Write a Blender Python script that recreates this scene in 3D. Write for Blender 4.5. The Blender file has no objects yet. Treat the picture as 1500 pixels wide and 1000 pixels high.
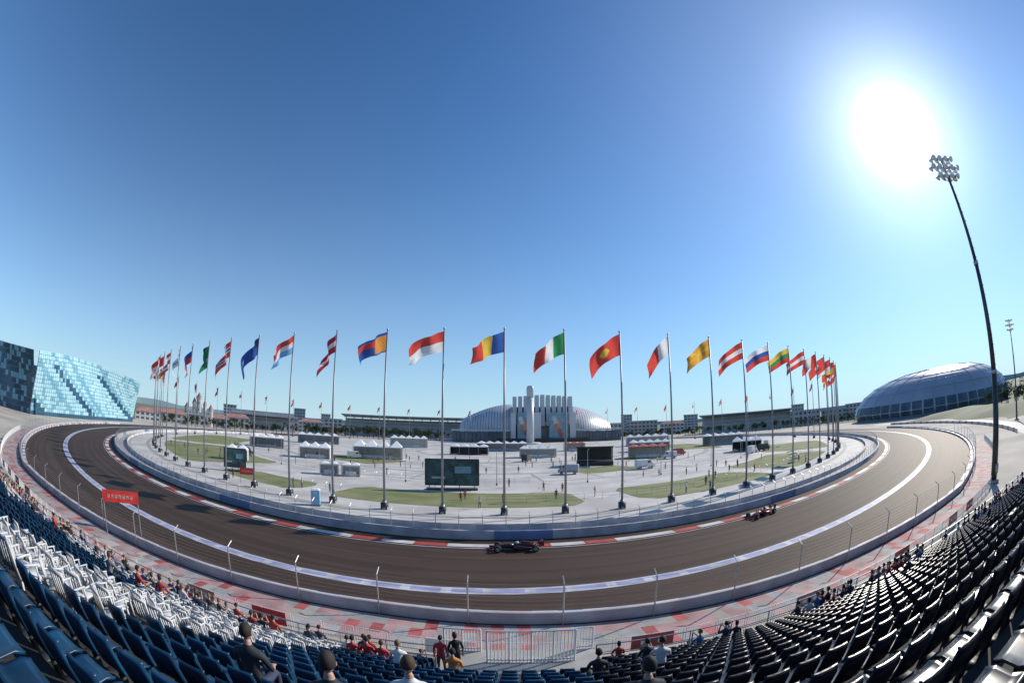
import bpy, math, random, bmesh
import numpy as np
from mathutils import Vector, Matrix
random.seed(7); rng=np.random.default_rng(7)
sc=bpy.context.scene
col=sc.collection
RAD=math.radians
CX,CY=-8.0,206.0      # centre of the long corner / plaza

# ---------------------------------------------------------------- camera
cam=bpy.data.cameras.new('camera'); co=bpy.data.objects.new('camera',cam); col.objects.link(co); sc.camera=co
co.location=(0,0,12); co.rotation_euler=(RAD(101.2),0,0)
cam.type='PANO'; cam.clip_start=0.05; cam.clip_end=20000
cam.sensor_width=24.6; cam.sensor_height=16.4
sc.view_settings.view_transform='Standard'; sc.view_settings.look='None'; sc.view_settings.exposure=0

# ---------------------------------------------------------------- light
EL,AZ=RAD(30.3),RAD(61.6)
S=Vector((math.cos(EL)*math.sin(AZ),math.cos(EL)*math.cos(AZ),math.sin(EL)))
w=bpy.data.worlds.new('World'); sc.world=w; w.use_nodes=True
nt=w.node_tree; N=nt.nodes; L=nt.links
sky=N.new('ShaderNodeTexSky'); sky.sky_type='NISHITA'; sky.sun_disc=False
sky.sun_elevation=EL; sky.sun_rotation=AZ; sky.dust_density=0.15; sky.air_density=1.0; sky.ozone_density=3.0
bg=N['Background']; bg.inputs[1].default_value=0.1
def vm(op,a,b=None):
    n=N.new('ShaderNodeVectorMath'); n.operation=op
    for i,x in enumerate((a,b)):
        if x is None: continue
        if hasattr(x,'links'): L.new(x,n.inputs[i])
        else: n.inputs[i].default_value=x
    return n
def mt(op,a,b=None,c=None):
    n=N.new('ShaderNodeMath'); n.operation=op
    for i,x in enumerate((a,b,c)):
        if x is None: continue
        if hasattr(x,'links'): L.new(x,n.inputs[i])
        else: n.inputs[i].default_value=x
    return n.outputs[0]
a=vm('MULTIPLY',sky.outputs[0],(0.115,0.115,0.115)).outputs[0]
g=N.new('ShaderNodeGamma'); g.inputs[1].default_value=1.0; L.new(a,g.inputs[0])
b=vm('MULTIPLY',g.outputs[0],(4.3,8.6,12.2)).outputs[0]
tc=N.new('ShaderNodeTexCoord')
sep=N.new('ShaderNodeSeparateXYZ'); L.new(tc.outputs['Generated'],sep.inputs[0])
z=mt('MAXIMUM',sep.outputs[2],0.0)
haze=mt('MULTIPLY',mt('POWER',2.718,mt('MULTIPLY',z,-4.6)),0.92)
dot=vm('DOT_PRODUCT',tc.outputs['Generated'],tuple(S)).outputs['Value']
dotc=mt('MAXIMUM',dot,0.0)
mix=N.new('ShaderNodeMix'); mix.data_type='RGBA'; L.new(haze,mix.inputs[0]); L.new(b,mix.inputs[6]); mix.inputs[7].default_value=(5.6,7.6,8.7,1)
glow=mt('ADD',mt('ADD',mt('MULTIPLY',mt('POWER',dotc,650.0),40.0),mt('MULTIPLY',mt('POWER',dotc,70.0),6.5)),mt('MULTIPLY',mt('POWER',dotc,7.0),2.2))
gc=N.new('ShaderNodeCombineXYZ'); 
for i in range(3): L.new(glow,gc.inputs[i])
fin=vm('ADD',mix.outputs[2],gc.outputs[0]).outputs[0]
L.new(fin,bg.inputs[0])
sl=bpy.data.lights.new('sun','SUN'); sl.energy=5.0; sl.angle=RAD(0.5); sl.color=(1,.93,.82)
so=bpy.data.objects.new('sun',sl); col.objects.link(so); so.rotation_euler=S.to_track_quat('Z','Y').to_euler(); so.location=(100,60,90)

# ---------------------------------------------------------------- materials
def mat(name,c,rough=.6,metal=0,noise=0,scale=1.0,spec=.5,c2=None,bump=0,emit=None):
    m=bpy.data.materials.new(name); m.use_nodes=True; t=m.node_tree; p=t.nodes['Principled BSDF']
    p.inputs['Base Color'].default_value=(*c,1); p.inputs['Roughness'].default_value=rough; p.inputs['Metallic'].default_value=metal
    p.inputs['Specular IOR Level'].default_value=spec
    if noise or c2:
        geo=t.nodes.new('ShaderNodeNewGeometry'); n=t.nodes.new('ShaderNodeTexNoise'); n.inputs['Scale'].default_value=scale; n.inputs['Detail'].default_value=6
        t.links.new(geo.outputs['Position'],n.inputs['Vector'])
        r=t.nodes.new('ShaderNodeValToRGB'); t.links.new(n.outputs[0],r.inputs[0])
        if c2 is None: c2=tuple(x*(1-noise) for x in c); c1=tuple(min(1,x*(1+noise)) for x in c)
        else: c1=c
        r.color_ramp.elements[0].position=.35; r.color_ramp.elements[1].position=.65
        r.color_ramp.elements[0].color=(*c2,1); r.color_ramp.elements[1].color=(*c1,1)
        t.links.new(r.outputs[0],p.inputs['Base Color'])
        if bump:
            bn=t.nodes.new('ShaderNodeBump'); bn.inputs['Strength'].default_value=bump; bn.inputs['Distance'].default_value=.05
            n2=t.nodes.new('ShaderNodeTexNoise'); n2.inputs['Scale'].default_value=scale*8; t.links.new(geo.outputs['Position'],n2.inputs['Vector'])
            t.links.new(n2.outputs[0],bn.inputs['Height']); t.links.new(bn.outputs[0],p.inputs['Normal'])
    return m
def randmat(name,stops,rough=.8):
    m=bpy.data.materials.new(name); m.use_nodes=True; t=m.node_tree; p=t.nodes['Principled BSDF']; p.inputs['Roughness'].default_value=rough
    oi=t.nodes.new('ShaderNodeObjectInfo'); r=t.nodes.new('ShaderNodeValToRGB'); r.color_ramp.interpolation='CONSTANT'
    e=r.color_ramp.elements; e[0].color=(*stops[0],1); e[1].position=1/len(stops); e[1].color=(*stops[1],1)
    for i,s in enumerate(stops[2:],2):
        x=e.new(i/len(stops)); x.color=(*s,1)
    t.links.new(oi.outputs['Random'],r.inputs[0]); t.links.new(r.outputs[0],p.inputs['Base Color']); return m
M={}
M['dirt']=mat('ground_gravel',(.42,.38,.32),.9,noise=.2,scale=.08)
M['plaza']=mat('plaza_paving',(.52,.485,.44),.7,noise=.18,scale=.12)
M['plaza2']=mat('plaza_paving_dark',(.34,.32,.295),.7,noise=.16,scale=.3)
M['grass']=mat('lawn_grass',(.13,.155,.04),.9,c2=(.24,.235,.11),scale=.16,bump=.6)
M['grassfar']=mat('far_grass',(.12,.14,.07),.9,c2=(.18,.18,.11),scale=.02)
M['concrete']=mat('concrete',(.34,.33,.31),.8,noise=.2,scale=.7)
M['wall']=mat('barrier_concrete',(.42,.42,.45),.7,noise=.18,scale=.6)
M['banner_blue']=mat('banner_blue',(.14,.20,.34),.6,noise=.3,scale=.3)
M['white']=mat('white_paint',(.74,.74,.73),.5,noise=.08,scale=2)
M['linewhite']=mat('worn_white_line',(.46,.46,.50),.6,noise=.25,scale=.6)
M['red']=mat('red_paint',(.55,.035,.03),.5,noise=.15,scale=2)
M['kerbred']=mat('kerb_red',(.42,.06,.05),.6,noise=.25,scale=.6)
M['kerbwhite']=mat('kerb_white',(.58,.55,.52),.6,noise=.15,scale=.6)
M['redsoft']=mat('red_surface',(.42,.10,.09),.8,noise=.3,scale=.6)
M['pink']=mat('faded_red_surface',(.42,.26,.24),.8,noise=.25,scale=.5)
M['blue']=mat('blue_paint',(.30,.31,.47),.6,noise=.22,scale=.5)
M['steel']=mat('galvanised_steel',(.42,.43,.45),.4,metal=.7,noise=.1,scale=3)
M['pole']=mat('pole_paint',(.25,.26,.28),.45,metal=.3,noise=.1,scale=1)
M['dark']=mat('dark_metal',(.03,.032,.036),.5,noise=.2,scale=2)
M['mast']=mat('mast_metal',(.075,.072,.07),.5,metal=.3,noise=.2,scale=2)
M['black']=mat('black_rubber',(.02,.02,.02),.7,noise=.2,scale=5)
M['glassdark']=mat('dark_glass',(.07,.10,.13),.12,noise=.3,scale=.2)
M['lens']=mat('lamp_lens',(.85,.85,.8),.2)
M['seatblue']=mat('seat_plastic_blue',(.006,.042,.095),.4,noise=.45,scale=1.2)
M['seatnavy']=mat('seat_plastic_navy',(.008,.013,.024),.34,noise=.3,scale=1.5)
M['seatwhite']=mat('seat_plastic_white',(.55,.55,.55),.5,noise=.12,scale=1.5)
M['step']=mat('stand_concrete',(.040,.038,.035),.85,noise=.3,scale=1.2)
M['roofred']=mat('roof_red',(.34,.18,.15),.7,noise=.2,scale=.3)
M['stone']=mat('pale_render',(.42,.40,.38),.8,noise=.15,scale=.2)
M['cream']=mat('cream_render',(.48,.48,.48),.8,noise=.1,scale=.2)
M['hill']=mat('distant_hill',(.34,.44,.50),1,noise=.1,scale=.002)  # aerial haze painted in as a pale blue base colour
M['bark']=mat('bark',(.09,.065,.045),.9,noise=.2,scale=3)
M['shellwhite']=mat('stadium_shell_white',(.50,.51,.53),.4,noise=.10,scale=.05)
M['hazegrey']=mat('hazed_shell_grey',(.36,.39,.43),.4,noise=.10,scale=.1)  # pale bluish grey: distance haze of the far buildings mixed into the colour
M['domegrey']=mat('hazed_dome_cladding',(.34,.38,.45),.35,metal=.2,noise=.1,scale=.05)  # blue cast in the cladding colour stands in for distance haze
M['portable']=mat('portable_plastic',(.20,.42,.60),.5,noise=.06,scale=2)
M['screen']=mat('screen_picture',(.05,.12,.13),.3,c2=(.012,.03,.04),scale=.7)
M['orange']=mat('orange_panel',(.46,.24,.14),.6,noise=.2,scale=.3)
M['cyan']=mat('cyan_panel',(.17,.31,.39),.5,noise=.2,scale=.3)
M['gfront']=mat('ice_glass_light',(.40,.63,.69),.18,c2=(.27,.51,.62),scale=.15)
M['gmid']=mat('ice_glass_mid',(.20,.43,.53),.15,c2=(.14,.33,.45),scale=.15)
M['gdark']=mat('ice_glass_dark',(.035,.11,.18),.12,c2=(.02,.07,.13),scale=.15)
M['shirt']=randmat('clothes_top',[(.55,.55,.55),(.30,.03,.03),(.03,.04,.07),(.06,.09,.18),(.015,.015,.018),(.15,.15,.16),(.38,.05,.04),(.03,.03,.035),(.03,.03,.04),(.45,.45,.47),(.07,.12,.25),(.06,.05,.05)])
M['shirtwhite']=mat('clothes_white_shirt',(.62,.63,.60),.8,noise=.05,scale=8)
M['shirtred']=mat('clothes_red_jacket',(.50,.04,.04),.8,noise=.1,scale=8)
M['shirtorange']=mat('clothes_orange_jacket',(.55,.20,.05),.8,noise=.1,scale=8)
M['shirtdark']=mat('clothes_dark_jacket',(.02,.022,.03),.8,noise=.1,scale=8)
M['trouser']=randmat('clothes_trousers',[(.03,.04,.08),(.015,.015,.02),(.08,.07,.06),(.04,.05,.09)])
M['skin']=mat('skin',(.42,.25,.18),.55,noise=.08,scale=20)
M['hair']=randmat('hair',[(.02,.013,.01),(.05,.03,.015),(.012,.01,.01),(.16,.10,.05)])
M['shoe']=mat('shoe',(.04,.04,.045),.6,noise=.2,scale=10)
M['eye']=mat('eye_dark',(.01,.01,.012),.2)

# asphalt with concentric rubber streaks
def asphalt():
    m=bpy.data.materials.new('track_asphalt'); m.use_nodes=True; t=m.node_tree; p=t.nodes['Principled BSDF']; n=t.nodes; l=t.links
    geo=n.new('ShaderNodeNewGeometry'); sub=n.new('ShaderNodeVectorMath'); sub.operation='SUBTRACT'; l.new(geo.outputs['Position'],sub.inputs[0]); sub.inputs[1].default_value=(CX,CY,0)
    ln=n.new('ShaderNodeVectorMath'); ln.operation='LENGTH'; l.new(sub.outputs[0],ln.inputs[0])
    s2=n.new('ShaderNodeSeparateXYZ'); l.new(sub.outputs[0],s2.inputs[0])
    at=n.new('ShaderNodeMath'); at.operation='ARCTAN2'; l.new(s2.outputs[0],at.inputs[0]); l.new(s2.outputs[1],at.inputs[1])
    cb=n.new('ShaderNodeCombineXYZ'); l.new(ln.outputs['Value'],cb.inputs[0]); l.new(at.outputs[0],cb.inputs[1])
    nz=n.new('ShaderNodeTexNoise'); nz.inputs['Scale'].default_value=1.2; nz.inputs['Detail'].default_value=6; l.new(cb.outputs[0],nz.inputs['Vector'])
    n2=n.new('ShaderNodeTexNoise'); n2.inputs['Scale'].default_value=.12; n2.inputs['Detail'].default_value=8; l.new(geo.outputs['Position'],n2.inputs['Vector'])
    n3=n.new('ShaderNodeTexNoise'); n3.inputs['Scale'].default_value=18; n3.inputs['Detail'].default_value=3; l.new(geo.outputs['Position'],n3.inputs['Vector'])
    ad=n.new('ShaderNodeMath'); ad.operation='MULTIPLY_ADD'; l.new(nz.outputs[0],ad.inputs[0]); ad.inputs[1].default_value=.7
    mu=n.new('ShaderNodeMath'); mu.operation='MULTIPLY_ADD'; l.new(n2.outputs[0],mu.inputs[0]); mu.inputs[1].default_value=.2
    m3=n.new('ShaderNodeMath'); m3.operation='MULTIPLY'; l.new(n3.outputs[0],m3.inputs[0]); m3.inputs[1].default_value=.1; l.new(m3.outputs[0],mu.inputs[2]); l.new(mu.outputs[0],ad.inputs[2])
    r=n.new('ShaderNodeValToRGB'); l.new(ad.outputs[0],r.inputs[0]); r.color_ramp.elements[0].position=.38; r.color_ramp.elements[1].position=.62
    r.color_ramp.elements[0].color=(.048,.030,.021,1); r.color_ramp.elements[1].color=(.080,.053,.038,1)
    l.new(r.outputs[0],p.inputs['Base Color']); p.inputs['Roughness'].default_value=.68; p.inputs['Specular IOR Level'].default_value=.18; p.inputs['Specular Tint'].default_value=(1,.84,.66,1)
    bn=n.new('ShaderNodeBump'); bn.inputs['Strength'].default_value=.5; bn.inputs['Distance'].default_value=.02; l.new(n3.outputs[0],bn.inputs['Height']); l.new(bn.outputs[0],p.inputs['Normal'])
    return m
M['asphalt']=asphalt()
def leafmat(name,c,c2):
    m=bpy.data.materials.new(name); m.use_nodes=True; t=m.node_tree; n=t.nodes; l=t.links; n.remove(n['Principled BSDF'])
    geo=n.new('ShaderNodeNewGeometry'); nz=n.new('ShaderNodeTexNoise'); nz.inputs['Scale'].default_value=.35; l.new(geo.outputs['Position'],nz.inputs['Vector'])
    r=n.new('ShaderNodeValToRGB'); l.new(nz.outputs[0],r.inputs[0]); r.color_ramp.elements[0].position=.35; r.color_ramp.elements[1].position=.65
    r.color_ramp.elements[0].color=(*c2,1); r.color_ramp.elements[1].color=(*c,1)
    d=n.new('ShaderNodeBsdfDiffuse'); tr=n.new('ShaderNodeBsdfTranslucent'); mx=n.new('ShaderNodeMixShader'); mx.inputs[0].default_value=.35
    l.new(r.outputs[0],d.inputs[0]); l.new(r.outputs[0],tr.inputs[0]); l.new(d.outputs[0],mx.inputs[1]); l.new(tr.outputs[0],mx.inputs[2]); l.new(mx.outputs[0],n['Material Output'].inputs[0]); return m
M['leaf']=leafmat('foliage',(.08,.10,.045),(.04,.06,.035))
def flagmat(name,c):
    m=bpy.data.materials.new(name); m.use_nodes=True; t=m.node_tree; n=t.nodes; l=t.links; n.remove(n['Principled BSDF'])
    d=n.new('ShaderNodeBsdfDiffuse'); tr=n.new('ShaderNodeBsdfTranslucent'); mx=n.new('ShaderNodeMixShader'); mx.inputs[0].default_value=.5
    geo=n.new('ShaderNodeNewGeometry'); nz=n.new('ShaderNodeTexNoise'); nz.inputs['Scale'].default_value=1.2; l.new(geo.outputs['Position'],nz.inputs['Vector'])
    mr=n.new('ShaderNodeMapRange'); l.new(nz.outputs[0],mr.inputs[0]); mr.inputs[3].default_value=.8; mr.inputs[4].default_value=1.15
    sc_=n.new('ShaderNodeVectorMath'); sc_.operation='SCALE'; sc_.inputs[0].default_value=c; l.new(mr.outputs[0],sc_.inputs['Scale'])
    l.new(sc_.outputs[0],d.inputs[0]); l.new(sc_.outputs[0],tr.inputs[0])
    l.new(d.outputs[0],mx.inputs[1]); l.new(tr.outputs[0],mx.inputs[2]); l.new(mx.outputs[0],n['Material Output'].inputs[0]); return m
FC=dict(r=(.62,.08,.065),w=(.72,.73,.74),b=(.05,.11,.36),y=(.70,.48,.08),g=(.05,.28,.11),o=(.72,.30,.07),l=(.19,.42,.70),d=(.03,.05,.12),m=(.42,.05,.08))
FM={k:flagmat('flag_cloth_'+k,v) for k,v in FC.items()}

# ---------------------------------------------------------------- mesh builder
class MB:
    def __init__(s): s.v=[];s.f=[];s.m=[];s.names=[]
    def mi(s,k):
        if k not in s.names: s.names.append(k)
        return s.names.index(k)
    def add(s,v,f,k):
        o=len(s.v); s.v+=[tuple(x) for x in v]; s.f+=[tuple(i+o for i in q) for q in f]; s.m+=[s.mi(k)]*len(f)
    def box(s,c,d,k,rz=0,rx=0,ry=0):
        x,y,z_=[q/2 for q in d]; R=Matrix.Rotation(rz,3,'Z')@Matrix.Rotation(ry,3,'Y')@Matrix.Rotation(rx,3,'X')
        vs=[R@Vector((sx*x,sy*y,sz*z_))+Vector(c) for sx in(-1,1) for sy in(-1,1) for sz in(-1,1)]
        s.add(vs,[(0,1,3,2),(4,6,7,5),(0,4,5,1),(2,3,7,6),(0,2,6,4),(1,5,7,3)],k)
    def cyl(s,p0,p1,r0,r1,k,n=10,caps=True):
        p0=Vector(p0);p1=Vector(p1);q=(p1-p0).to_track_quat('Z','Y')
        vs=[]
        for p,r in((p0,r0),(p1,r1)):
            for i in range(n):
                t=2*math.pi*i/n; vs.append(q@Vector((r*math.cos(t),r*math.sin(t),0))+p)
        fs=[(i,(i+1)%n,n+(i+1)%n,n+i) for i in range(n)]
        if caps: fs+=[tuple(range(n))[::-1],tuple(range(n,2*n))]
        s.add(vs,fs,k)
    def loft(s,rings,k,caps=True):
        n=len(rings[0]); vs=[p for r in rings for p in r]; fs=[]
        for j in range(len(rings)-1):
            for i in range(n): fs.append((j*n+i,j*n+(i+1)%n,(j+1)*n+(i+1)%n,(j+1)*n+i))
        if caps: fs+=[tuple(range(n))[::-1],tuple(range((len(rings)-1)*n,len(rings)*n))]
        s.add(vs,fs,k)
    def ell(s,c,r,k,n=12,m=8,zmin=-1):
        rings=[]
        for j in range(m+1):
            t=-math.pi/2+math.pi*j/m; zz=max(zmin,math.sin(t)); cr=math.sqrt(max(0,1-zz*zz))+1e-4
            rings.append([(c[0]+r[0]*cr*math.cos(2*math.pi*i/n),c[1]+r[1]*cr*math.sin(2*math.pi*i/n),c[2]+r[2]*zz) for i in range(n)])
        s.loft(rings,k)
    def mesh(s,name,smooth=False):
        me=bpy.data.meshes.new(name); me.from_pydata(s.v,[],s.f); 
        for k in s.names: me.materials.append(M.get(k) or FM[k[5:]])
        me.polygons.foreach_set('material_index',s.m)
        if smooth: me.polygons.foreach_set('use_smooth',[True]*len(s.f))
        me.update(); return me
    def obj(s,name,parent=None,smooth=False,loc=None):
        o=bpy.data.objects.new(name,s.mesh(name,smooth)); col.objects.link(o)
        if parent: o.parent=parent
        if loc: o.location=loc
        return o
def empty(name,loc=(0,0,0),rz=0):
    e=bpy.data.objects.new(name,None); col.objects.link(e); e.location=loc; e.rotation_euler=(0,0,rz); e.empty_display_size=.5; return e
def pol(r,a,z_=0): return (CX+r*math.sin(a),CY-r*math.cos(a),z_)   # a=0 is the point nearest the stand
def Rw(a): return 181.5+6.5*min(1,abs(a)/.32)**1.3

# ---------------------------------------------------------------- ground & track
def sheet(name,r0,r1,a0,a1,n,z_,ks,seg=1,smooth=False):
    b=MB()
    for i in range(n):
        t0=a0+(a1-a0)*i/n; t1=a0+(a1-a0)*(i+1)/n
        q=lambda r,t:pol(r(t) if callable(r) else r,t,z_)
        b.add([q(r0,t0),q(r1,t0),q(r1,t1),q(r0,t1)],[(0,1,2,3)],ks[(i//seg)%len(ks)])
    return b.obj(name)
def ringwall(name,r,a0,a1,n,z0,z1,th,ks,seg=1):
    b=MB()
    for i in range(n):
        t0=a0+(a1-a0)*i/n; t1=a0+(a1-a0)*(i+1)/n
        f=r if callable(r) else (lambda t:r)
        v=[pol(f(t)+d,t,z_) for t in(t0,t1) for d in(-th/2,th/2) for z_ in(z0,z1)]
        b.add(v,[(0,1,5,4),(2,6,7,3),(1,3,7,5),(0,2,3,1),(4,5,7,6)],ks[(i//seg)%len(ks)])
    return b.obj(name)
b=MB(); Rg=9000
b.add([(-Rg,-Rg,0),(Rg,-Rg,0),(Rg,Rg,0),(-Rg,Rg,0)],[(0,1,2,3)],'grassfar'); b.obj('ground')
b=MB(); b.add([pol(260,2*math.pi*i/160,.01) for i in range(160)],[tuple(range(160))[::-1]],'dirt'); b.obj('gravel_ground')
b=MB(); b.add([pol(161,2*math.pi*i/200,.03) for i in range(200)],[tuple(range(200))[::-1]],'plaza'); b.obj('plaza_pavement')
b=MB()
for r,wd in ((35,2.2),(62,2.2),(80,.8),(95,2.2),(112,.8),(149.5,1.2),(156,4.5)):
    for i in range(180):
        t0,t1=2*math.pi*i/180,2*math.pi*(i+1)/180
        b.add([pol(r,t0,.04),pol(r+wd,t0,.04),pol(r+wd,t1,.04),pol(r,t1,.04)],[(0,1,2,3)],'plaza2')
for i in range(48):
    t=2*math.pi*i/48
    b.add([pol(37.5,t-.006,.04),pol(61.8,t-.004,.04),pol(61.8,t+.004,.04),pol(37.5,t+.006,.04)],[(0,1,2,3)],'plaza2')
    b.add([pol(97.5,t-.004,.04),pol(111.8,t-.0035,.04),pol(111.8,t+.0035,.04),pol(97.5,t+.004,.04)],[(0,1,2,3)],'plaza2')
b.obj('plaza_paving_bands')
sheet('race_track',160.5,lambda t:Rw(t)+1,-2.3,2.3,300,.025,['asphalt'])
sheet('inner_kerb',163.4,164.5,-1.6,1.6,620,.06,['kerbred','kerbwhite','kerbred','kerbwhite','kerbwhite'],seg=4)
b=MB()
n=760
for i in range(n):
    t0=-1.6+3.2*i/n;t1=-1.6+3.2*(i+1)/n
    for ra,rb,k in((175.85,176.1,'linewhite'),(176.1,176.85,'blue' if i%4 else 'linewhite'),(176.85,177.1,'linewhite')):
        b.add([pol(ra,t0,.03),pol(rb,t0,.03),pol(rb,t1,.03),pol(ra,t1,.03)],[(0,1,2,3)],k)
b.obj('track_edge_line')
sheet('track_white_line',164.8,164.95,-1.6,1.6,300,.031,['linewhite'])
ringwall('inner_barrier_wall',161.3,-1.9,1.9,300,0,1.0,.3,['wall','wall','wall','banner_blue','wall','wall'],seg=3)
ringwall('inner_guard_wall',157.2,-1.9,1.9,300,0,.8,.25,['kerbwhite','wall','wall'],seg=2)
ringwall('outer_barrier_wall',lambda t:Rw(t),-1.2,1.2,300,0,.8,.3,['wall'])
ringwall('impact_barrier',lambda t:Rw(t)-.6,-1.1,1.1,520,0.03,.5,.6,['pink','kerbwhite','banner_blue','kerbwhite','wall'],seg=2)
b=MB()
n=300
for i in range(n):
    t0=-.62+1.24*i/n; t1=-.62+1.24*(i+1)/n
    for q in range(3):
        k=random.choice(['redsoft','pink','pink','concrete','concrete','dirt','pink'])
        r0=lambda t:Rw(t)+.4+q*1.25; r1=lambda t:Rw(t)+.4+(q+1)*1.25
        b.add([pol(r0(t0),t0,.05),pol(r1(t0),t0,.05),pol(r1(t1),t1,.05),pol(r0(t1),t1,.05)],[(0,1,2,3)],k)
b.obj('painted_walkway')
# catch fences
def fence(name,rf,a0,a1,n,h,zt,wires,pr=.05,z0=0,wr=.012):
    b=MB()
    for i in range(n+1):
        t=a0+(a1-a0)*i/n; p=Vector(pol(rf(t),t,z0)); b.cyl(p,p+Vector((0,0,h)),pr,pr,'steel',6)
        inn=(Vector((CX,CY,0))-Vector((p.x,p.y,0))).normalized()
        b.cyl(p+Vector((0,0,h)),p+Vector((0,0,h))+inn*.5+Vector((0,0,.35)),pr*.8,pr*.8,'steel',6)
    m=n*4
    for j in range(wires):
        zz=z0+zt+(h-zt)*j/(wires-1)
        pts=[Vector(pol(rf(a0+(a1-a0)*i/m),a0+(a1-a0)*i/m,zz)) for i in range(m+1)]
        for i in range(m): b.cyl(pts[i],pts[i+1],wr,wr,'steel',3,False)
    return b.obj(name)
fence('outer_catch_fence',lambda t:Rw(t)+.3,-.75,.75,50,2.8,.9,8)
fence('inner_catch_fence',lambda t:160.9,-1.3,1.3,170,2.6,1.0,6,.04)
def lawn(r0,r1,a0,a1,z_=.055):
    n=26; a0,a1=RAD(a0),RAD(a1); pts=[]
    cr=min(3.0,(r1-r0)/3); ca=cr/r1
    for i in range(n+1): pts.append(pol(r1-(0 if 0<i<n else cr*.5),a0+(a1-a0)*i/n,z_))
    pts+= [pol(r1-cr,a1+ca*.35,z_),pol(r0+cr,a1+ca*.35,z_)]
    for i in range(n+1): pts.append(pol(r0+(0 if 0<i<n else cr*.5),a1+(a0-a1)*i/n,z_))
    pts+= [pol(r0+cr,a0-ca*.35,z_),pol(r1-cr,a0-ca*.35,z_)]
    b=MB(); b.add(pts,[tuple(range(len(pts)))],'grass'); o=b.obj('lawn')
    if o.data.polygons[0].normal.z<0: o.data.flip_normals()
for q in ((129,143,-8.5,7.5),(129,144,12,25),(133,143,-20,-12),(116,144,-50,-27),(116,144,-80,-54),(124,144,29,43),(120,144,48,64),(88,102,15,25),(70,90,-42,-22),(70,88,38,58),(84,104,70,100)): lawn(*q)

# ---------------------------------------------------------------- flagpoles
def flagmesh(name,pat,W=4.8,H=2.9,droop=.22,ph=0,nx=26,ny=14,limp=0):
    b=MB(); vs=[]
    for j in range(ny+1):
        for i in range(nx+1):
            u=i/nx; v=j/ny
            L_=W*(1-.4*limp)
            x=-u*L_*(.96)+.12*math.sin(v*4+ph)*u; zz=-v*H*(1-.12*u)-(droop+limp*1.1)*u*L_*(.45+.55*u)+.16*math.sin(u*6.5+ph+v*1.5)*u
            y=(.42+.3*limp)*math.sin(u*8.5+ph+v*1.6)*min(1,u*2.5)+.15*math.sin(u*17+ph*2-v*3)*u
            vs.append((x-.1,y,zz))
    for q in vs: b.v.append(q)
    for j in range(ny):
        for i in range(nx):
            k=pat((i+.5)/nx,(j+.5)/ny)
            b.f.append((j*(nx+1)+i,j*(nx+1)+i+1,(j+1)*(nx+1)+i+1,(j+1)*(nx+1)+i)); b.m.append(b.mi('flag_'+k))
    return b.mesh(name,True)
def h(*c): return lambda u,v:c[min(len(c)-1,int(v*len(c)))]
def vv(*c): return lambda u,v:c[min(len(c)-1,int(u*len(c)))]
def disc(f,e): return lambda u,v:e if ((u-.5)*1.6)**2+(v-.5)**2<.05 else f
def cross(f,c1,c2): return lambda u,v:(c2 if abs(u-.36)<.05 or abs(v-.5)<.07 else c1) if (abs(u-.36)<.1 or abs(v-.5)<.15) else f
def rays(f,e): 
    def q(u,v):
        dx,dy=(u-.5)*1.6,v-.5
        if dx*dx+dy*dy<.03: return e
        return e if math.cos(8*math.atan2(dy,dx))>.2 else f
    return q
def canton(f,c,e): return lambda u,v:c if(u<.4 and v<.5) else (e if (abs(u-.75)<.05 and abs(v-.5)<.1) else f)
P_={-2:(lambda u,v:('o' if u<.45 else ('r' if v<.5 else 'b')) if 0.12<v<.9 else 'b',.12),-1:(h('r','w'),.05),0:(vv('b','y','r'),0.1),1:(vv('g','w','r'),.4),2:(disc('r','y'),.45),3:(vv('w','r'),.8),4:(rays('o','y'),.45),5:(h('r','w','r'),.25),6:(h('w','b','r'),.12),7:(h('y','g','r'),.2),8:(h('r','w','r'),.2),9:(vv('r','w','r'),.2),10:(disc('r','w'),.3),11:(h('r','r','w'),.2),12:(h('r','y'),.1),13:(disc('r','y'),.1),
 -3:(h('m','w','m'),1.3),-4:(h('r','w','l'),.4),-5:(canton('b','d','w'),.7),-6:(cross('r','w','b'),.9),-7:(vv('g','d','g'),1.6),-8:(h('b','r'),.8),-9:(h('w','l','w'),1.0),-10:(h('r','w','r'),.8),-11:(vv('r','w'),.5),-12:(h('r','r','w'),.5),-13:(cross('w','r','r'),.5),-14:(h('r','w'),.5)}
polemb=MB(); polemb.cyl((0,0,.3),(0,0,25.2),.18,.095,'pole',12); polemb.cyl((0,0,0),(0,0,.35),.55,.5,'concrete',12); polemb.cyl((0,0,.35),(0,0,1.3),.3,.3,'pole',12); polemb.box((0,0,.5),(.9,.9,1.0),'dark'); polemb.ell((0,0,25.3),(.16,.16,.16),'steel',8,6)
poleme=polemb.mesh('pole',True)
gen=[flagmesh('flag',p,ph=i,droop=.5,W=3.2,limp=.7+.1*i) for i,p in enumerate([h('r','w'),h('r','w','r'),vv('g','w','r'),h('r','y'),disc('w','r'),disc('r','y'),h('w','b','r')])]
for k in range(-56,56):
    if abs(k)>17 and k%3: continue
    a_=RAD(2.7+3.2*k)
    e=empty('flagpole',pol(148,a_))
    po=bpy.data.objects.new('pole',poleme); col.objects.link(po); po.parent=e
    if k in P_:
        pat,limp=P_[k]; me=flagmesh('flag',pat,ph=k*1.7,limp=limp,droop=.24+.14*random.random(),W=4.9+.6*random.random(),H=2.75+.3*random.random())
    else: me=random.choice(gen)
    fo=bpy.data.objects.new('flag',me); col.objects.link(fo); fo.parent=e; fo.location=(0,0,24.9); fo.rotation_euler=(0,0,RAD(random.uniform(-24,-2)))

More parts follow.
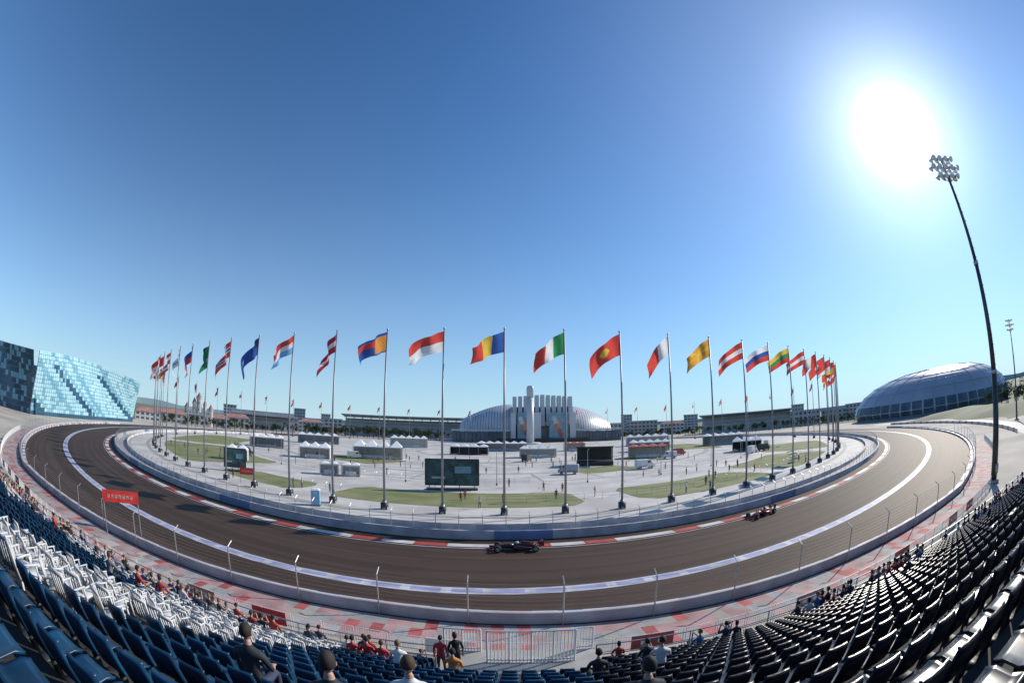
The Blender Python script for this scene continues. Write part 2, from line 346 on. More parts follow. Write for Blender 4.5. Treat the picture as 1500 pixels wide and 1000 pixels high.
# ---------------------------------------------------------------- floodlight mast
def mast(loc,H,rz,sc_=1,name='floodlight_mast'):
    e=empty(name,loc,rz)
    b=MB(); b.cyl((0,0,0),(0,0,H*.33),.52*sc_,.43*sc_,'mast',14); b.cyl((0,0,H*.33),(0,0,H*.66),.40*sc_,.31*sc_,'mast',14); b.cyl((0,0,H*.66),(0,0,H-1),.29*sc_,.2*sc_,'mast',14)
    b.cyl((0,0,0),(0,0,.4),.9,.9,'concrete',14); b.box((0,-.55*sc_,1.8),(.5,.3,1.2),'steel')
    for f in (.33,.66): b.cyl((0,0,H*f-.25),(0,0,H*f+.25),.5*sc_*(1.15-f*.5),.5*sc_*(1.15-f*.5),'steel',14)
    for i in range(int(H/1.2)): b.box((.45*sc_*(1-.5*i*1.2/H),0,i*1.2+.8),(.45,.06,.06),'steel')
    b.obj('mast_pole',e,True)
    b=MB()
    for j,(zz,n,wd) in enumerate(((0,4,3.6),(1.3,5,5.0),(2.6,4,3.6))):
        z0=H-1.6+zz
        b.cyl((-wd/2*sc_,0,z0),(wd/2*sc_,0,z0),.07,.07,'steel',8)
        for i in range(n):
            x=(-wd/2+wd*i/(n-1))*sc_
            for sy in (1,-1):
                p=Vector((x,.25*sy,z0)); d=Vector((.15*(i-(n-1)/2),sy*.8,-.5)).normalized()
                b.cyl(p,p+d*.3,.18,.42*min(1,sc_),'lens',12); b.cyl(p+d*.3,p+d*.42,.42*min(1,sc_),.42*min(1,sc_),'lens',12)
                b.cyl(p-d*.3,p,.15,.18,'steel',8)
    for s in(-1,1): b.cyl((s*.9*sc_,0,H-1.6),(s*.9*sc_,0,H+1.0),.06,.06,'steel',8); b.cyl((0,0,H-2.6),(s*1.8*sc_,0,H-1.6),.06,.06,'steel',8)
    b.cyl((0,0,H-1),(0,0,H+1.2),.15,.12,'steel',8)
    b.obj('lamp_cluster',e,True); return e
mast((56,24,0),40,RAD(-25))
mast((138,50,0),27,RAD(-20),.7)

# ---------------------------------------------------------------- grandstand
D0,Z0,TD,TR=15.6,2.0,.85,.46
XL,XR=-95,95; NR=24
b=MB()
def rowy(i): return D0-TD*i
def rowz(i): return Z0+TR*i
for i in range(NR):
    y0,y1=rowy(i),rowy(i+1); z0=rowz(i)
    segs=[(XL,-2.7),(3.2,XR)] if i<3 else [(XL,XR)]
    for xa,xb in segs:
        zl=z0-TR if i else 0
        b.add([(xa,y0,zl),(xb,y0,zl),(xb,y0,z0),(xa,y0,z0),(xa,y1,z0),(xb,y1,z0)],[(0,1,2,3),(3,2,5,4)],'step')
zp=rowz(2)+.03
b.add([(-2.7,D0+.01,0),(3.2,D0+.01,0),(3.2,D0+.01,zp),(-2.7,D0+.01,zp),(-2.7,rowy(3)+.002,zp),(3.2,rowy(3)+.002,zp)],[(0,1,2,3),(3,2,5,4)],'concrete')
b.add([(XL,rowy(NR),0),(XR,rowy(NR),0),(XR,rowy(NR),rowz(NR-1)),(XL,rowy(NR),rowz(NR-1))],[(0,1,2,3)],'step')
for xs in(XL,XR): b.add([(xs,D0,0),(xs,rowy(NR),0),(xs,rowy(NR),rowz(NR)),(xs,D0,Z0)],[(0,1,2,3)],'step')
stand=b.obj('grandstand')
def seatgeo():
    b=MB(); n=5
    pr=[(.12,.40),(.02,.43),(-.16,.41),(-.27,.44),(-.31,.52),(-.34,.64),(-.37,.78),(-.375,.86),(-.36,.88)]
    xs=[-.215,-.19,-.08,.08,.19,.215]; cv=[.035,.012,0,0,.012,.035]
    vs=[]
    for y,z_ in pr:
        k=1 if z_<.8 else .9
        for x,c in zip(xs,cv): vs.append((x*k,y+c*(1 if z_>.5 else .2),z_+c*(.6 if z_<.5 else 0)))
    vb=[(x,y-.02,z_-.025) for x,y,z_ in vs]
    m=len(xs); fs=[]; o=len(vs)
    for j in range(len(pr)-1):
        for i in range(m-1):
            q=(j*m+i,j*m+i+1,(j+1)*m+i+1,(j+1)*m+i); fs.append(q); fs.append(tuple(o+t for t in q[::-1]))
    J=len(pr)-1
    for i in range(m-1): fs+=[(i+1,i,o+i,o+i+1),(J*m+i,J*m+i+1,o+J*m+i+1,o+J*m+i)]
    for j in range(J): fs+=[(j*m,(j+1)*m,o+(j+1)*m,o+j*m),((j+1)*m+m-1,j*m+m-1,o+j*m+m-1,o+(j+1)*m+m-1)]
    b.add(vs+vb,fs,'seat')
    b.box((0,-.2,.2),(.05,.08,.4),'leg'); b.box((0,-.12,.015),(.2,.25,.03),'leg')
    return np.array(b.v),b.f,b.m
def chairgeo():
    b=MB()
    b.box((0,-.06,.43),(.42,.42,.035),'c')
    for s in(-1,1):
        b.box((s*.19,.12,.21),(.035,.035,.42),'c',rx=.06); b.box((s*.19,-.27,.21),(.035,.035,.42),'c',rx=-.08)
        b.box((s*.19,-.31,.66),(.04,.035,.46),'c',rx=.14); b.box((s*.215,-.08,.64),(.04,.40,.03),'c'); b.box((s*.215,.09,.53),(.03,.03,.2),'c')
    for x in(-.12,-.04,.04,.12): b.box((x,-.31,.66),(.045,.018,.42),'c',rx=.14)
    b.box((0,-.345,.89),(.40,.04,.07),'c',rx=.14); b.box((0,-.28,.48),(.36,.03,.05),'c')
    return np.array(b.v),b.f,b.m
SG=seatgeo(); CG=chairgeo()
def seats(name,pos,key):
    SV,SF,SM=CG if key=='seatwhite' else SG
    nv=len(SV); P=np.array(pos)
    ang=rng.normal(0,.02,len(P)) if key!='seatwhite' else rng.normal(0,.2,len(P))
    c,s=np.cos(ang),np.sin(ang)
    X=SV[None,:,0]*c[:,None]-SV[None,:,1]*s[:,None]; Y=SV[None,:,0]*s[:,None]+SV[None,:,1]*c[:,None]; Z=np.repeat(SV[None,:,2],len(P),0)
    V=np.stack([X,Y,Z],-1)+P[:,None,:]
    V=V.reshape(-1,3)
    F=np.array(SF)[None]+(np.arange(len(P))*nv)[:,None,None]; F=F.reshape(-1,4)
    me=bpy.data.meshes.new(name); me.vertices.add(len(V)); me.vertices.foreach_set('co',V.ravel().astype(np.float32))
    me.loops.add(F.size); me.loops.foreach_set('vertex_index',F.ravel().astype(np.int32))
    me.polygons.add(len(F)); me.polygons.foreach_set('loop_start',np.arange(0,F.size,4,dtype=np.int32))
    me.materials.append(M[key]); me.materials.append(M['dark'])
    me.polygons.foreach_set('material_index',np.tile(np.array(SM,dtype=np.int32),len(P)))
    me.update(calc_edges=True); o=bpy.data.objects.new(name,me); col.objects.link(o); return o
def iswhite(x,y): return (-10.5<x<-5.9 and y>2.0) or (-22<x<=-10.5 and y>9.5+(-10.5-x)*.2 and random.random()<.55) or (x<-22 and y>12 and random.random()<.35)
blue=[];navy=[];white=[];allpos=[]
for i in range(NR):
    y=rowy(i)-.46; z_=rowz(i)
    x=XL+.3
    while x<XR:
        aisle=abs(((x+2.7)%17.2))<1.2 and not(-3<x<3)
        blocked=(i<5 and -2.9<x<3.4)
        if not aisle and not blocked and not (abs(x)<1.0 and abs(y)<1.6):
            p=(x,y,z_)
            if iswhite(x,y): 
                if random.random()>.16: white.append((x+random.gauss(0,.05),y+random.gauss(0,.05),z_))
            elif x<1.5: blue.append(p)
            else: navy.append(p)
            allpos.append(p)
        x+=.52
seats('blue_grandstand_seats',blue,'seatblue'); seats('navy_grandstand_seats',navy,'seatnavy'); seats('white_plastic_chairs',white,'seatwhite')
b=MB()
for k in range(-5,6):
    xa=-2.7+17.2*k+.6
    if -3<xa<3: continue
    if not XL<xa<XR: continue
    for i in range(1,NR): b.box((xa,rowy(i)+.2,rowz(i-1)+TR/4),(1.1,.38,TR/2-.004),'step')
b.obj('stand_aisle_steps')
def railing(name,xa,xb,y,z0,h_,n):
    b=MB()
    for zz in (z0+h_,z0+.12): b.cyl((xa,y,zz),(xb,y,zz),.035,.035,'white',8)
    for i in range(n+1):
        x=xa+(xb-xa)*i/n; r=.04 if i%6==0 else .02
        b.cyl((x,y,z0),(x,y,z0+h_),r,r,'white',6)
    return b.obj(name)
railing('white_railing',-.9,2.3,D0-1.0,zp,1.45,24)
railing('white_railing',-2.6,-1.2,D0-.1,zp,1.05,12)
railing('white_railing',2.4,3.1,D0-.1,zp,1.05,6)
b=MB()
for xa,xb in((XL,-2.7),(3.3,XR)):
    for zz in(Z0+.55,Z0+1.05): b.cyl((xa,D0-.05,zz),(xb,D0-.05,zz),.03,.03,'steel',6)
    x=xa
    while x<=xb: b.cyl((x,D0-.05,Z0),(x,D0-.05,Z0+1.05),.03,.03,'steel',6); x+=2.0
b.obj('stand_front_railing')
b=MB()
for i in range(120):
    t0=-.6+1.2*i/120;t1=-.6+1.2*(i+.92)/120
    p,q=Vector(pol(Rw(t0)+4.6,t0,0)),Vector(pol(Rw(t1)+4.6,t1,0))
    if p.y<D0+.6: continue
    for zz in(.2,1.1): b.cyl(p+Vector((0,0,zz)),q+Vector((0,0,zz)),.025,.025,'white',5)
    for j in range(13):
        c=p.lerp(q,j/12); b.cyl(c+Vector((0,0,.2)),c+Vector((0,0,1.1)),.013,.013,'white',4,False)
    for c in(p,q): b.cyl(c,c+Vector((0,0,1.1)),.025,.025,'white',5)
b.obj('crowd_barrier_fence')
b=MB()
for k in range(40):
    t0=-.52+.027*k
    if random.random()<.4: continue
    p,q=Vector(pol(Rw(t0)+4.75,t0,0)),Vector(pol(Rw(t0+.012)+4.75,t0+.012,0))
    if p.y<D0+.8: continue
    kk=random.choice(['redsoft','red','white','pink','redsoft'])
    b.add([p+Vector((0,0,.25)),q+Vector((0,0,.25)),q+Vector((0,0,1.15)),p+Vector((0,0,1.15))],[(0,1,2,3)],kk)
    for s_ in (.3,.7): c=p.lerp(q,s_); b.box((c.x,c.y-.02,.7),(.35,.02,.22),'white' if 'red' in kk or kk=='pink' else 'red')
b.obj('fence_advertising_boards')

# ---------------------------------------------------------------- people
def person_mesh(name,J,seg,headc,tilt=0,long=False):
    names=list(J); idx={n:i for i,n in enumerate(names)}
    me=bpy.data.meshes.new('tmp'); me.from_pydata([J[n][0] for n in names],[(idx[a],idx[b_]) for a,b_,_ in seg],[])
    o=bpy.data.objects.new('tmp',me); col.objects.link(o)
    mod=o.modifiers.new('s','SKIN'); mod.use_smooth_shade=True
    sv=me.skin_vertices[0].data
    for n in names: sv[idx[n]].radius=J[n][1]; sv[idx[n]].use_root=(n=='pelvis')
    ss=o.modifiers.new('u','SUBSURF'); ss.levels=1; ss.render_levels=1
    dg=bpy.context.evaluated_depsgraph_get(); ev=o.evaluated_get(dg); m2=ev.to_mesh()
    V=[v.co.copy() for v in m2.vertices]; F=[tuple(p.vertices) for p in m2.polygons]
    ev.to_mesh_clear(); bpy.data.objects.remove(o)
    b=MB(); b.v=[tuple(v) for v in V]
    for f in F:
        c=sum((V[i] for i in f),Vector())/len(f); best=None
        for a,b_,k in seg:
            A,B=Vector(J[a][0]),Vector(J[b_][0]); t=max(0,min(1,(c-A).dot(B-A)/max(1e-9,(B-A).length_squared)))
            d=(c-A-(B-A)*t).length/ (max(J[a][1])*(1-t)+max(J[b_][1])*t)
            if best is None or d<best[0]: best=(d,k)
        b.f.append(f); b.m.append(b.mi(best[1]))
    hc=Vector(headc); R=Matrix.Rotation(tilt,3,'X'); n,m=14,12; rings=[];hr=[]
    def H_(x,y,z_): return tuple(R@Vector((x,y,z_))+hc)
    for j in range(m+1):
        t=-math.pi/2+math.pi*j/m; zz=math.sin(t); cr=math.cos(t)+1e-3
        jaw=1-.22*max(0,-zz); ring=[]
        for i in range(n):
            a_=2*math.pi*i/n; x=.075*cr*jaw*math.cos(a_); y=.095*cr*math.sin(a_)+(.012 if zz<0 else 0)
            ring.append(H_(x,y,.118*zz)); 
        rings.append(ring)
    b.loft(rings,'skin')
    zlow=-.75 if long else -.25
    for j in range(9):
        t=j/8; rh=[]
        for i in range(n):
            a_=2*math.pi*i/n; front=max(0,math.sin(a_)); lo=zlow+(.45-zlow)*min(1,front*2.2)
            zz=lo+(1.0-lo)*t; cr=math.sqrt(max(0,1-min(1,abs(zz))**2))+.003
            if long and zz<0: cr=.9
            rh.append(H_(.086*cr*math.cos(a_),.108*cr*math.sin(a_)-.004,.128*zz+.004))
        hr.append(rh)
    b.loft(hr,'hair')
    b.add([H_(-.012,.092,-.02),H_(.012,.092,-.02),H_(0,.118,-.022),H_(0,.095,.02),H_(0,.095,-.032)],[(0,2,3),(2,1,3),(0,4,2),(4,1,2)],'skin')
    for s in(-1,1):
        b.ell(H_(s*.078,0,-.005),(.012,.022,.032),'skin',6,4); b.ell(H_(s*.03,.084,.012),(.012,.010,.008),'eye',6,4)
    b.box(H_(0,.094,-.06),(.04,.008,.008),'redsoft')
    return b.mesh(name,True)
def mk(pose,seed,long=False,shirt='shirt'):
    r=random.Random(seed)
    sit=pose.startswith('sit'); zp_=.55 if sit else .98
    J={};seg=[]
    def j(n,p,rr): J[n]=(p,rr if isinstance(rr,tuple) else (rr,rr))
    lean=.06 if pose=='sit' else .16 if pose=='sit_lean' else .0
    j('pelvis',(0,0,zp_),(.15,.11)); j('waist',(0,lean*.3,zp_+.17),(.135,.10)); j('chest',(0,lean*.8,zp_+.38),(.165,.115)); j('upper',(0,lean,zp_+.47),(.13,.09)); j('neck',(0,lean+.02,zp_+.58),.052); j('skull',(0,lean+.035,zp_+.68),.055)
    seg+=[('pelvis','waist',shirt),('waist','chest',shirt),('chest','upper',shirt),('upper','neck',shirt),('neck','skull','skin')]
    for s,S_ in((-1,'l'),(1,'r')):
        j('sh'+S_,(s*.185,lean,zp_+.475),.062)
        if pose=='sit': el,wr=(s*.25,lean+.08,zp_+.22),(s*.14,lean+.32,zp_+.13)
        elif pose=='sit_lean': el,wr=(s*.23,lean+.18,zp_+.22),(s*.06,lean+.40,zp_+.20)
        elif pose=='sit_phone': el,wr=(s*.22,lean+.2,zp_+.30),(s*.07,lean+.36,zp_+.52)
        elif pose=='stand_phone': el,wr=(s*.22,lean+.2,zp_+.30),(s*.07,lean+.34,zp_+.55)
        else: el,wr=(s*.25,lean-.02,zp_+.20),(s*.27,lean+.06,zp_-.05)
        d=(Vector(wr)-Vector(el)).normalized()
        pm=Vector(wr)+d*.07
        j('el'+S_,el,.042); j('wr'+S_,wr,.028); j('pa'+S_,tuple(pm),(.036,.022))
        seg+=[('upper','sh'+S_,shirt),('sh'+S_,'el'+S_,shirt),('el'+S_,'wr'+S_,shirt if r.random()<.5 else 'skin'),('wr'+S_,'pa'+S_,'skin')]
        side=Vector((1,0,0)) if abs(d.x)<.7 else Vector((0,0,1)); side=(side-d*side.dot(d)).normalized(); dn=d.cross(side)
        for q,(o_,ln) in enumerate(((-.03,.062),(-.01,.075),(.01,.07),(.03,.055))):
            b0=pm+side*o_+d*.035; b1=b0+d*ln*.55+dn*.005; b2=b1+d*ln*.4+Vector((0,0,-.02))
            j('f%s%da'%(S_,q),tuple(b0),.0095); j('f%s%db'%(S_,q),tuple(b1),.009); j('f%s%dc'%(S_,q),tuple(b2),.008)
            seg+=[('pa'+S_,'f%s%da'%(S_,q),'skin'),('f%s%da'%(S_,q),'f%s%db'%(S_,q),'skin'),('f%s%db'%(S_,q),'f%s%dc'%(S_,q),'skin')]
        t0=Vector(wr)+d*.03-side*s*.035; t1=t0+d*.035-side*s*.02
        j('t%sa'%S_,tuple(t0),.011); j('t%sb'%S_,tuple(t1),.009); seg+=[('wr'+S_,'t%sa'%S_,'skin'),('t%sa'%S_,'t%sb'%S_,'skin')]
        if sit:
            j('hip'+S_,(s*.095,.06,zp_-.02),.088); j('kn'+S_,(s*.13,.44,zp_+.0),.06); j('an'+S_,(s*.13,.42,.10),.04); j('ft'+S_,(s*.14,.56,.045),(.045,.035))
        else:
            j('hip'+S_,(s*.095,0,zp_-.08),.09); j('kn'+S_,(s*.11,.03,.50),.06); j('an'+S_,(s*.12,-.01,.10),.04); j('ft'+S_,(s*.14,.14,.045),(.045,.035))
        seg+=[('pelvis','hip'+S_,'trouser'),('hip'+S_,'kn'+S_,'trouser'),('kn'+S_,'an'+S_,'trouser'),('an'+S_,'ft'+S_,'shoe')]
    return person_mesh('person_'+pose,J,seg,(0,lean+.045,zp_+.76),-.15 if 'lean' in pose else 0,long)
SIT=[mk('sit',1),mk('sit_lean',2),mk('sit_phone',3),mk('sit',4,True),mk('sit_lean',5,True)]
STD=[mk('stand',6),mk('stand_phone',7),mk('stand',8,True)]
SITW=mk('sit_lean',9,False,'shirtwhite'); SITR=mk('sit',10,False,'shirtred'); SITD=mk('sit',11,False,'shirtdark'); STR=mk('stand',12,False,'shirtred'); SITO=mk('sit',13,False,'shirtorange')
def put(name,me,loc,rz):
    o=bpy.data.objects.new(name,me); col.objects.link(o); o.location=loc; o.rotation_euler=(0,0,rz); s=random.uniform(.94,1.05); o.scale=(s,s,s); return o
used=set()
def seat_people(n,cond):
    c=[p for p in allpos if cond(*p) and p not in used]; random.shuffle(c)
    for p in c[:n]:
        used.add(p); put('spectator',random.choice(SIT),(p[0],p[1]-.1,p[2]-.06+.0),random.gauss(0,.25))
def sit_at(x,d,me):
    p=min((q for q in allpos if q not in used),key=lambda q:(q[0]-x)**2+(q[1]-d)**2); used.add(p)
    put('spectator',me,(p[0],p[1]-.1,p[2]-.06),random.gauss(0,.15))
for x,d,me in((-3.2,4.3,SITD),(-1.7,3.4,SITD),(-.9,4.0,SITW),(1.35,4.2,SITD),(-4.6,12.5,SITR),(-4.1,12.6,SITR),(-5.2,12.6,SITR),(4.2,11.8,SITD),(2.2,9.2,SITD),(-1.6,11.0,SITO),(-3.0,10.6,SITW),(3.6,9.5,SIT[1])): sit_at(x,d,me)
seat_people(75,lambda x,y,z_:-60<x<-14 and y>11.5)
seat_people(8,lambda x,y,z_:-32<x<-17 and 7<y<11)
seat_people(8,lambda x,y,z_:-13.5<x<-5.7 and y>7)
seat_people(12,lambda x,y,z_:-14<x<-3 and y>12.6)
seat_people(22,lambda x,y,z_:3.5<x<20 and y>12.7)
seat_people(50,lambda x,y,z_:18<x<70 and y>12.2)
seat_people(8,lambda x,y,z_:12<x<60 and 6<y<12)
for x,y,me in((-2.4,13.4,STR),(-1.9,13.5,STD[2])): put('spectator',me,(x,y,zp),random.gauss(0,.4))
for k in range(30):
    x=random.uniform(-45,45); y=random.uniform(16.4,17.6) if abs(x)<30 else 16.3
    put('spectator',random.choice(STD),(x,y,.06),random.gauss(0,.7))
for k in range(110):
    a_=random.uniform(-.75,.75); r=random.uniform(50,146); x,y,_=pol(r,a_)
    put('pedestrian',random.choice(STD),(x,y,.06),random.uniform(0,6.28))

# ---------------------------------------------------------------- racing cars
def rr(cx,cy,cz,wx,hz,n=12,p=.6):
    out=[]
    for i in range(n):
        t=2*math.pi*i/n; c,s=math.cos(t),math.sin(t)
        out.append((cx,cy+wx*math.copysign(abs(c)**p,c),cz+hz*math.copysign(abs(s)**p,s)))
    return out
def racecar(loc,rz,body,acc):
    e=empty('racing_car',loc,rz)
    b=MB() # body along +X (nose)
    b.loft([rr(2.55,0,.22,.06,.04),rr(2.2,0,.30,.12,.08),rr(1.5,0,.42,.19,.16),rr(.8,0,.46,.27,.24),rr(.3,0,.46,.33,.26)],body)
    b.loft([rr(.3,0,.44,.33,.26),rr(-.35,0,.44,.34,.24),rr(-.6,0,.50,.32,.34),rr(-1.3,0,.45,.22,.30),rr(-2.1,0,.36,.1,.16)],body)
    b.loft([rr(-.45,0,.80,.12,.16),rr(-.75,0,.78,.13,.2),rr(-1.4,0,.62,.06,.22),rr(-2.0,0,.5,.02,.12)],acc)
    for s in(-1,1):
        b.loft([rr(.25,s*.52,.36,.2,.2),rr(-.3,s*.52,.36,.24,.22),rr(-1.1,s*.42,.30,.2,.16),rr(-1.9,s*.2,.22,.08,.08)],body)
        b.box((.22,s*.52,.37),(.05,.3,.26),'black'); b.box((.55,s*.42,.72),(.06,.16,.09),acc)
    b.box((-.1,0,.09),(3.0,1.3,.05),'dark')
    b.obj('bodywork',e,True)
    b=MB(); b.ell((-.08,0,.76),(.17,.14,.16),'white',12,8); b.box((.08,0,.77),(.06,.2,.06),'eye'); b.box((.02,0,.68),(.7,.42,.03),'black'); b.obj('driver_helmet',e,True)
    b=MB()
    for k in range(3): b.box((2.45-.12*k,0,.14+.05*k),(.18,1.62,.02),body if k%2 else acc,ry=.15*k)
    for s in(-1,1): b.box((2.3,s*.83,.2),(.5,.03,.24),acc); b.box((-2.35,s*.38,.72),(.5,.03,.5),acc)
    for k in range(2): b.box((-2.25-.16*k,0,.88+.05*k),(.24,.74,.025),body,ry=.2+.3*k)
    b.box((-2.2,0,.5),(.1,.04,.5),'dark'); b.obj('wings',e)
    b=MB()
    for x,w_ in((1.75,.3),(-1.75,.36)):
        for s in(-1,1):
            y=s*(.9-w_/2)
            R=.33; prof=[(-w_/2,.20),(-w_/2,R-.04),(-w_/2+.05,R),(w_/2-.05,R),(w_/2,R-.04),(w_/2,.20)]
            b.loft([[(x+r*math.cos(2*math.pi*i/24),y+o_,R+r*math.sin(2*math.pi*i/24)) for i in range(24)] for o_,r in prof],'black')
            b.cyl((x,y-w_/2-.004,R),(x,y+w_/2+.004,R),.19,.19,'steel',16); b.cyl((x,y-s*.1,R),(x,0,.42),.025,.025,'dark',6); b.cyl((x,y-s*.1,R),(x-.35,0,.3),.02,.02,'dark',6)
    b.obj('wheels',e)
    return e
M['carblue']=mat('car_paint_dark',(.03,.015,.02),.25,noise=.1,scale=3); M['carred']=mat('car_paint_red',(.26,.03,.03),.3,noise=.1,scale=3)
racecar((0.4,40.7,.035),RAD(180+3),'carblue','carred')
a_=RAD(13.0); x,y,_=pol(165.6,a_); racecar((x,y,.035),a_+math.pi+.12,'carred','carblue')

# ---------------------------------------------------------------- plaza objects
def bigscreen(loc,w_,h_,z0,rz,name='big_screen'):
    e=empty(name,loc,rz); b=MB()
    b.box((0,0,z0+h_/2),(w_,.7,h_),'dark'); b.obj('cabinet',e)
    b=MB(); b.box((0,-.37,z0+h_/2),(w_-.5,.03,h_-.5),'screen'); b.box((w_*.2,-.39,z0+h_*.6),(w_*.3,.02,h_*.25),'cyan'); b.box((-w_*.25,-.39,z0+h_*.3),(w_*.25,.02,h_*.08),'hazegrey'); b.obj('display',e)
    b=MB()
    for s in(-1,-.33,.33,1):
        b.cyl((s*w_*.42,.2,0),(s*w_*.42,.2,z0+.05),.09,.09,'steel',8); b.cyl((s*w_*.42,2.0,0),(s*w_*.42,.4,z0+h_*.7),.06,.06,'steel',8)
    b.box((0,.6,.15),(w_*.95,1.8,.3),'dark'); b.obj('support_frame',e)
bigscreen((-11,80,.05),10,5,.9,RAD(8)); bigscreen((-56,75,.05),5,4,.9,RAD(35)); 
def pavilion(name,loc,w_,d_,h_,rz,bays=3,roof='white',wall='white',peak=1.2):
    e=empty(name,loc,rz); b=MB(); bw=w_/bays
    for i in range(bays+1):
        for yy in(-d_/2,d_/2): b.cyl((-w_/2+i*bw,yy,0),(-w_/2+i*bw,yy,h_),.08,.08,'steel',6)
    b.obj('posts',e)
    b=MB()
    for i in range(bays):
        x0=-w_/2+i*bw+.02;x1=x0+bw-.04;ap=((x0+x1)/2,0,h_+peak)
        b.add([(x0,-d_/2-.2,h_),(x1,-d_/2-.2,h_),(x1,d_/2+.2,h_),(x0,d_/2+.2,h_),ap,(x0,-d_/2-.2,h_-.3),(x1,-d_/2-.2,h_-.3)],[(0,1,4),(1,2,4),(2,3,4),(3,0,4),(5,6,1,0)],roof)
    b.obj('canopy',e)
    b=MB(); b.box((0,d_/2-.2,h_/2),(w_-.2,.1,h_-.1),wall)
    for s in(-1,1): b.box((s*(w_/2-.15),.2,h_/2),(.1,d_*.8,h_-.1),wall)
    b.box((0,-d_*.2,.55),(w_*.6,.5,1.1),wall); b.obj('walls_and_counter',e)
pavilion('white_kiosk',(-40.5,91,.05),4.2,3,2.6,.4,2,peak=.5); pavilion('white_kiosk',(-35.5,92,.05),4.2,3,2.6,.3,2,peak=.5)
pavilion('marquee_tent',(-46,146,.05),17,9,4.2,.25,4,peak=2.2); pavilion('marquee_tent',(-62,128,.05),10,7,3.6,.35,3,peak=1.6)
pavilion('red_canopy_stall',(48,150,.05),14,6,4,-.3,4,'redsoft','white',1.0); pavilion('white_kiosk',(-70,95,.05),6,4,3,.5,2)
pavilion('marquee_tent',(84,140,.05),11,7,3.8,-.5,3,'white','dark',1.5); pavilion('marquee_tent',(10,170,.05),14,6,3.6,0,4); pavilion('marquee_tent',(-18,185,.05),16,5,3.6,0,4,'white','dark',1.0)
pavilion('marquee_tent',(-95,150,.05),14,7,4,.5,4,'white','hazegrey'); pavilion('marquee_tent',(60,185,.05),18,7,4,-.3,5,'white','hazegrey'); pavilion('marquee_tent',(-5,215,.05),24,7,4,0,6,'white','hazegrey',1)
pavilion('marquee_tent',(100,190,.05),20,7,4.5,-.5,5,'white','hazegrey'); pavilion('marquee_tent',(-100,210,.05),22,8,4.5,.5,5,'white','hazegrey'); pavilion('red_canopy_stall',(30,210,.05),10,5,3.6,0,3,'redsoft','white',1.0); pavilion('marquee_tent',(-55,230,.05),20,7,5,.2,5,'white','white',1.5); pavilion('marquee_tent',(75,235,.05),24,8,5,-.2,5,'white','white',1.5)
for rr0,a0,a1 in((138.5,-.9,-.15),(139,.03,.8),(116,-.5,.1),(110,.3,.9),(78,-.6,.3)):
    fence('plaza_fence',lambda t,q=rr0:q,a0,a1,int(abs(a1-a0)*rr0/3),1.1,.15,3,.03,.05,.02)
# stage
e=empty('outdoor_stage',(25,131,.05),RAD(-10)); b=MB(); b.box((0,0,.6),(11,7,1.2),'dark')
for s in(-1,1):
    for yy in(-3.2,3.2): b.cyl((s*5.2,yy,0),(s*5.2,yy,5.4),.15,.15,'dark',8)
b.add([(-5.6,-3.6,5.4),(5.6,-3.6,5.4),(5.6,3.6,5.0),(-5.6,3.6,5.0),(-5.6,-3.6,5.8),(5.6,-3.6,5.8),(5.6,3.6,5.4),(-5.6,3.6,5.4)],[(0,1,5,4),(1,2,6,5),(2,3,7,6),(3,0,4,7),(4,5,6,7),(0,3,2,1)],'dark'); b.box((0,3.1,3.2),(10.2,.1,3.9),'dark'); b.obj('stage_frame',e)
# portable toilet
e=empty('portable_toilet',(-27,55.6,.05),RAD(20)); b=MB(); b.box((0,0,1.15),(1.25,1.25,2.1),'portable'); b.box((0,0,.06),(1.35,1.35,.12),'dark')
b.add([(-.68,-.68,2.2),(.68,-.68,2.2),(.68,.68,2.2),(-.68,.68,2.2),(-.45,-.5,2.42),(.45,-.5,2.42),(.45,.5,2.42),(-.45,.5,2.42)],[(0,1,5,4),(1,2,6,5),(2,3,7,6),(3,0,4,7),(4,5,6,7),(3,2,1,0)],'white')
b.box((0,-.64,1.1),(.85,.04,1.85),'portable'); b.box((.3,-.67,1.15),(.06,.04,.16),'dark')
for zz in(1.75,1.85,1.95): b.box((0,-.665,zz),(.5,.02,.04),'white')
b.obj('cabin',e)
# red banner signs
def banner(loc,w_,h_,z0,rz,name='red_banner_sign'):
    e=empty(name,loc,rz); b=MB(); 
    for s in(-1,1): b.cyl((s*(w_/2-.1),0.05,0),(s*(w_/2-.1),.05,z0+h_),.05,.05,'steel',8)
    b.obj('posts',e); b=MB(); b.box((0,-.03,z0+h_/2),(w_,.06,h_),'red')
    x=-w_*.36
    for i in range(7):
        ww=w_*.07; b.box((x+ww/2,-.07,z0+h_*.5),(ww,.02,h_*.3),'pink'); b.box((x+ww/2,-.085,z0+h_*(.45 if i%2 else .58)),(ww*.4,.012,h_*.1),'red'); x+=w_*.105
    b.obj('banner_panel',e)
banner((-33.0,24.6,.03),3.8,1.05,3.0,RAD(52)); banner((-45,64,.05),2.8,1.2,1.6,RAD(30))
for k in range(14):
    a_=RAD(-62+k*9.2); x,y,_=pol(118,a_)
    e=empty('street_lamp',(x,y,.05),a_); b=MB(); b.cyl((0,0,0),(0,0,7),.09,.05,'steel',8); b.cyl((0,0,0),(0,0,.4),.18,.16,'dark',8); b.cyl((0,0,6.9),(0,-1.0,7.2),.04,.03,'steel',6); b.box((0,-1.2,7.2),(.22,.6,.1),'dark'); b.obj('lamp',e)
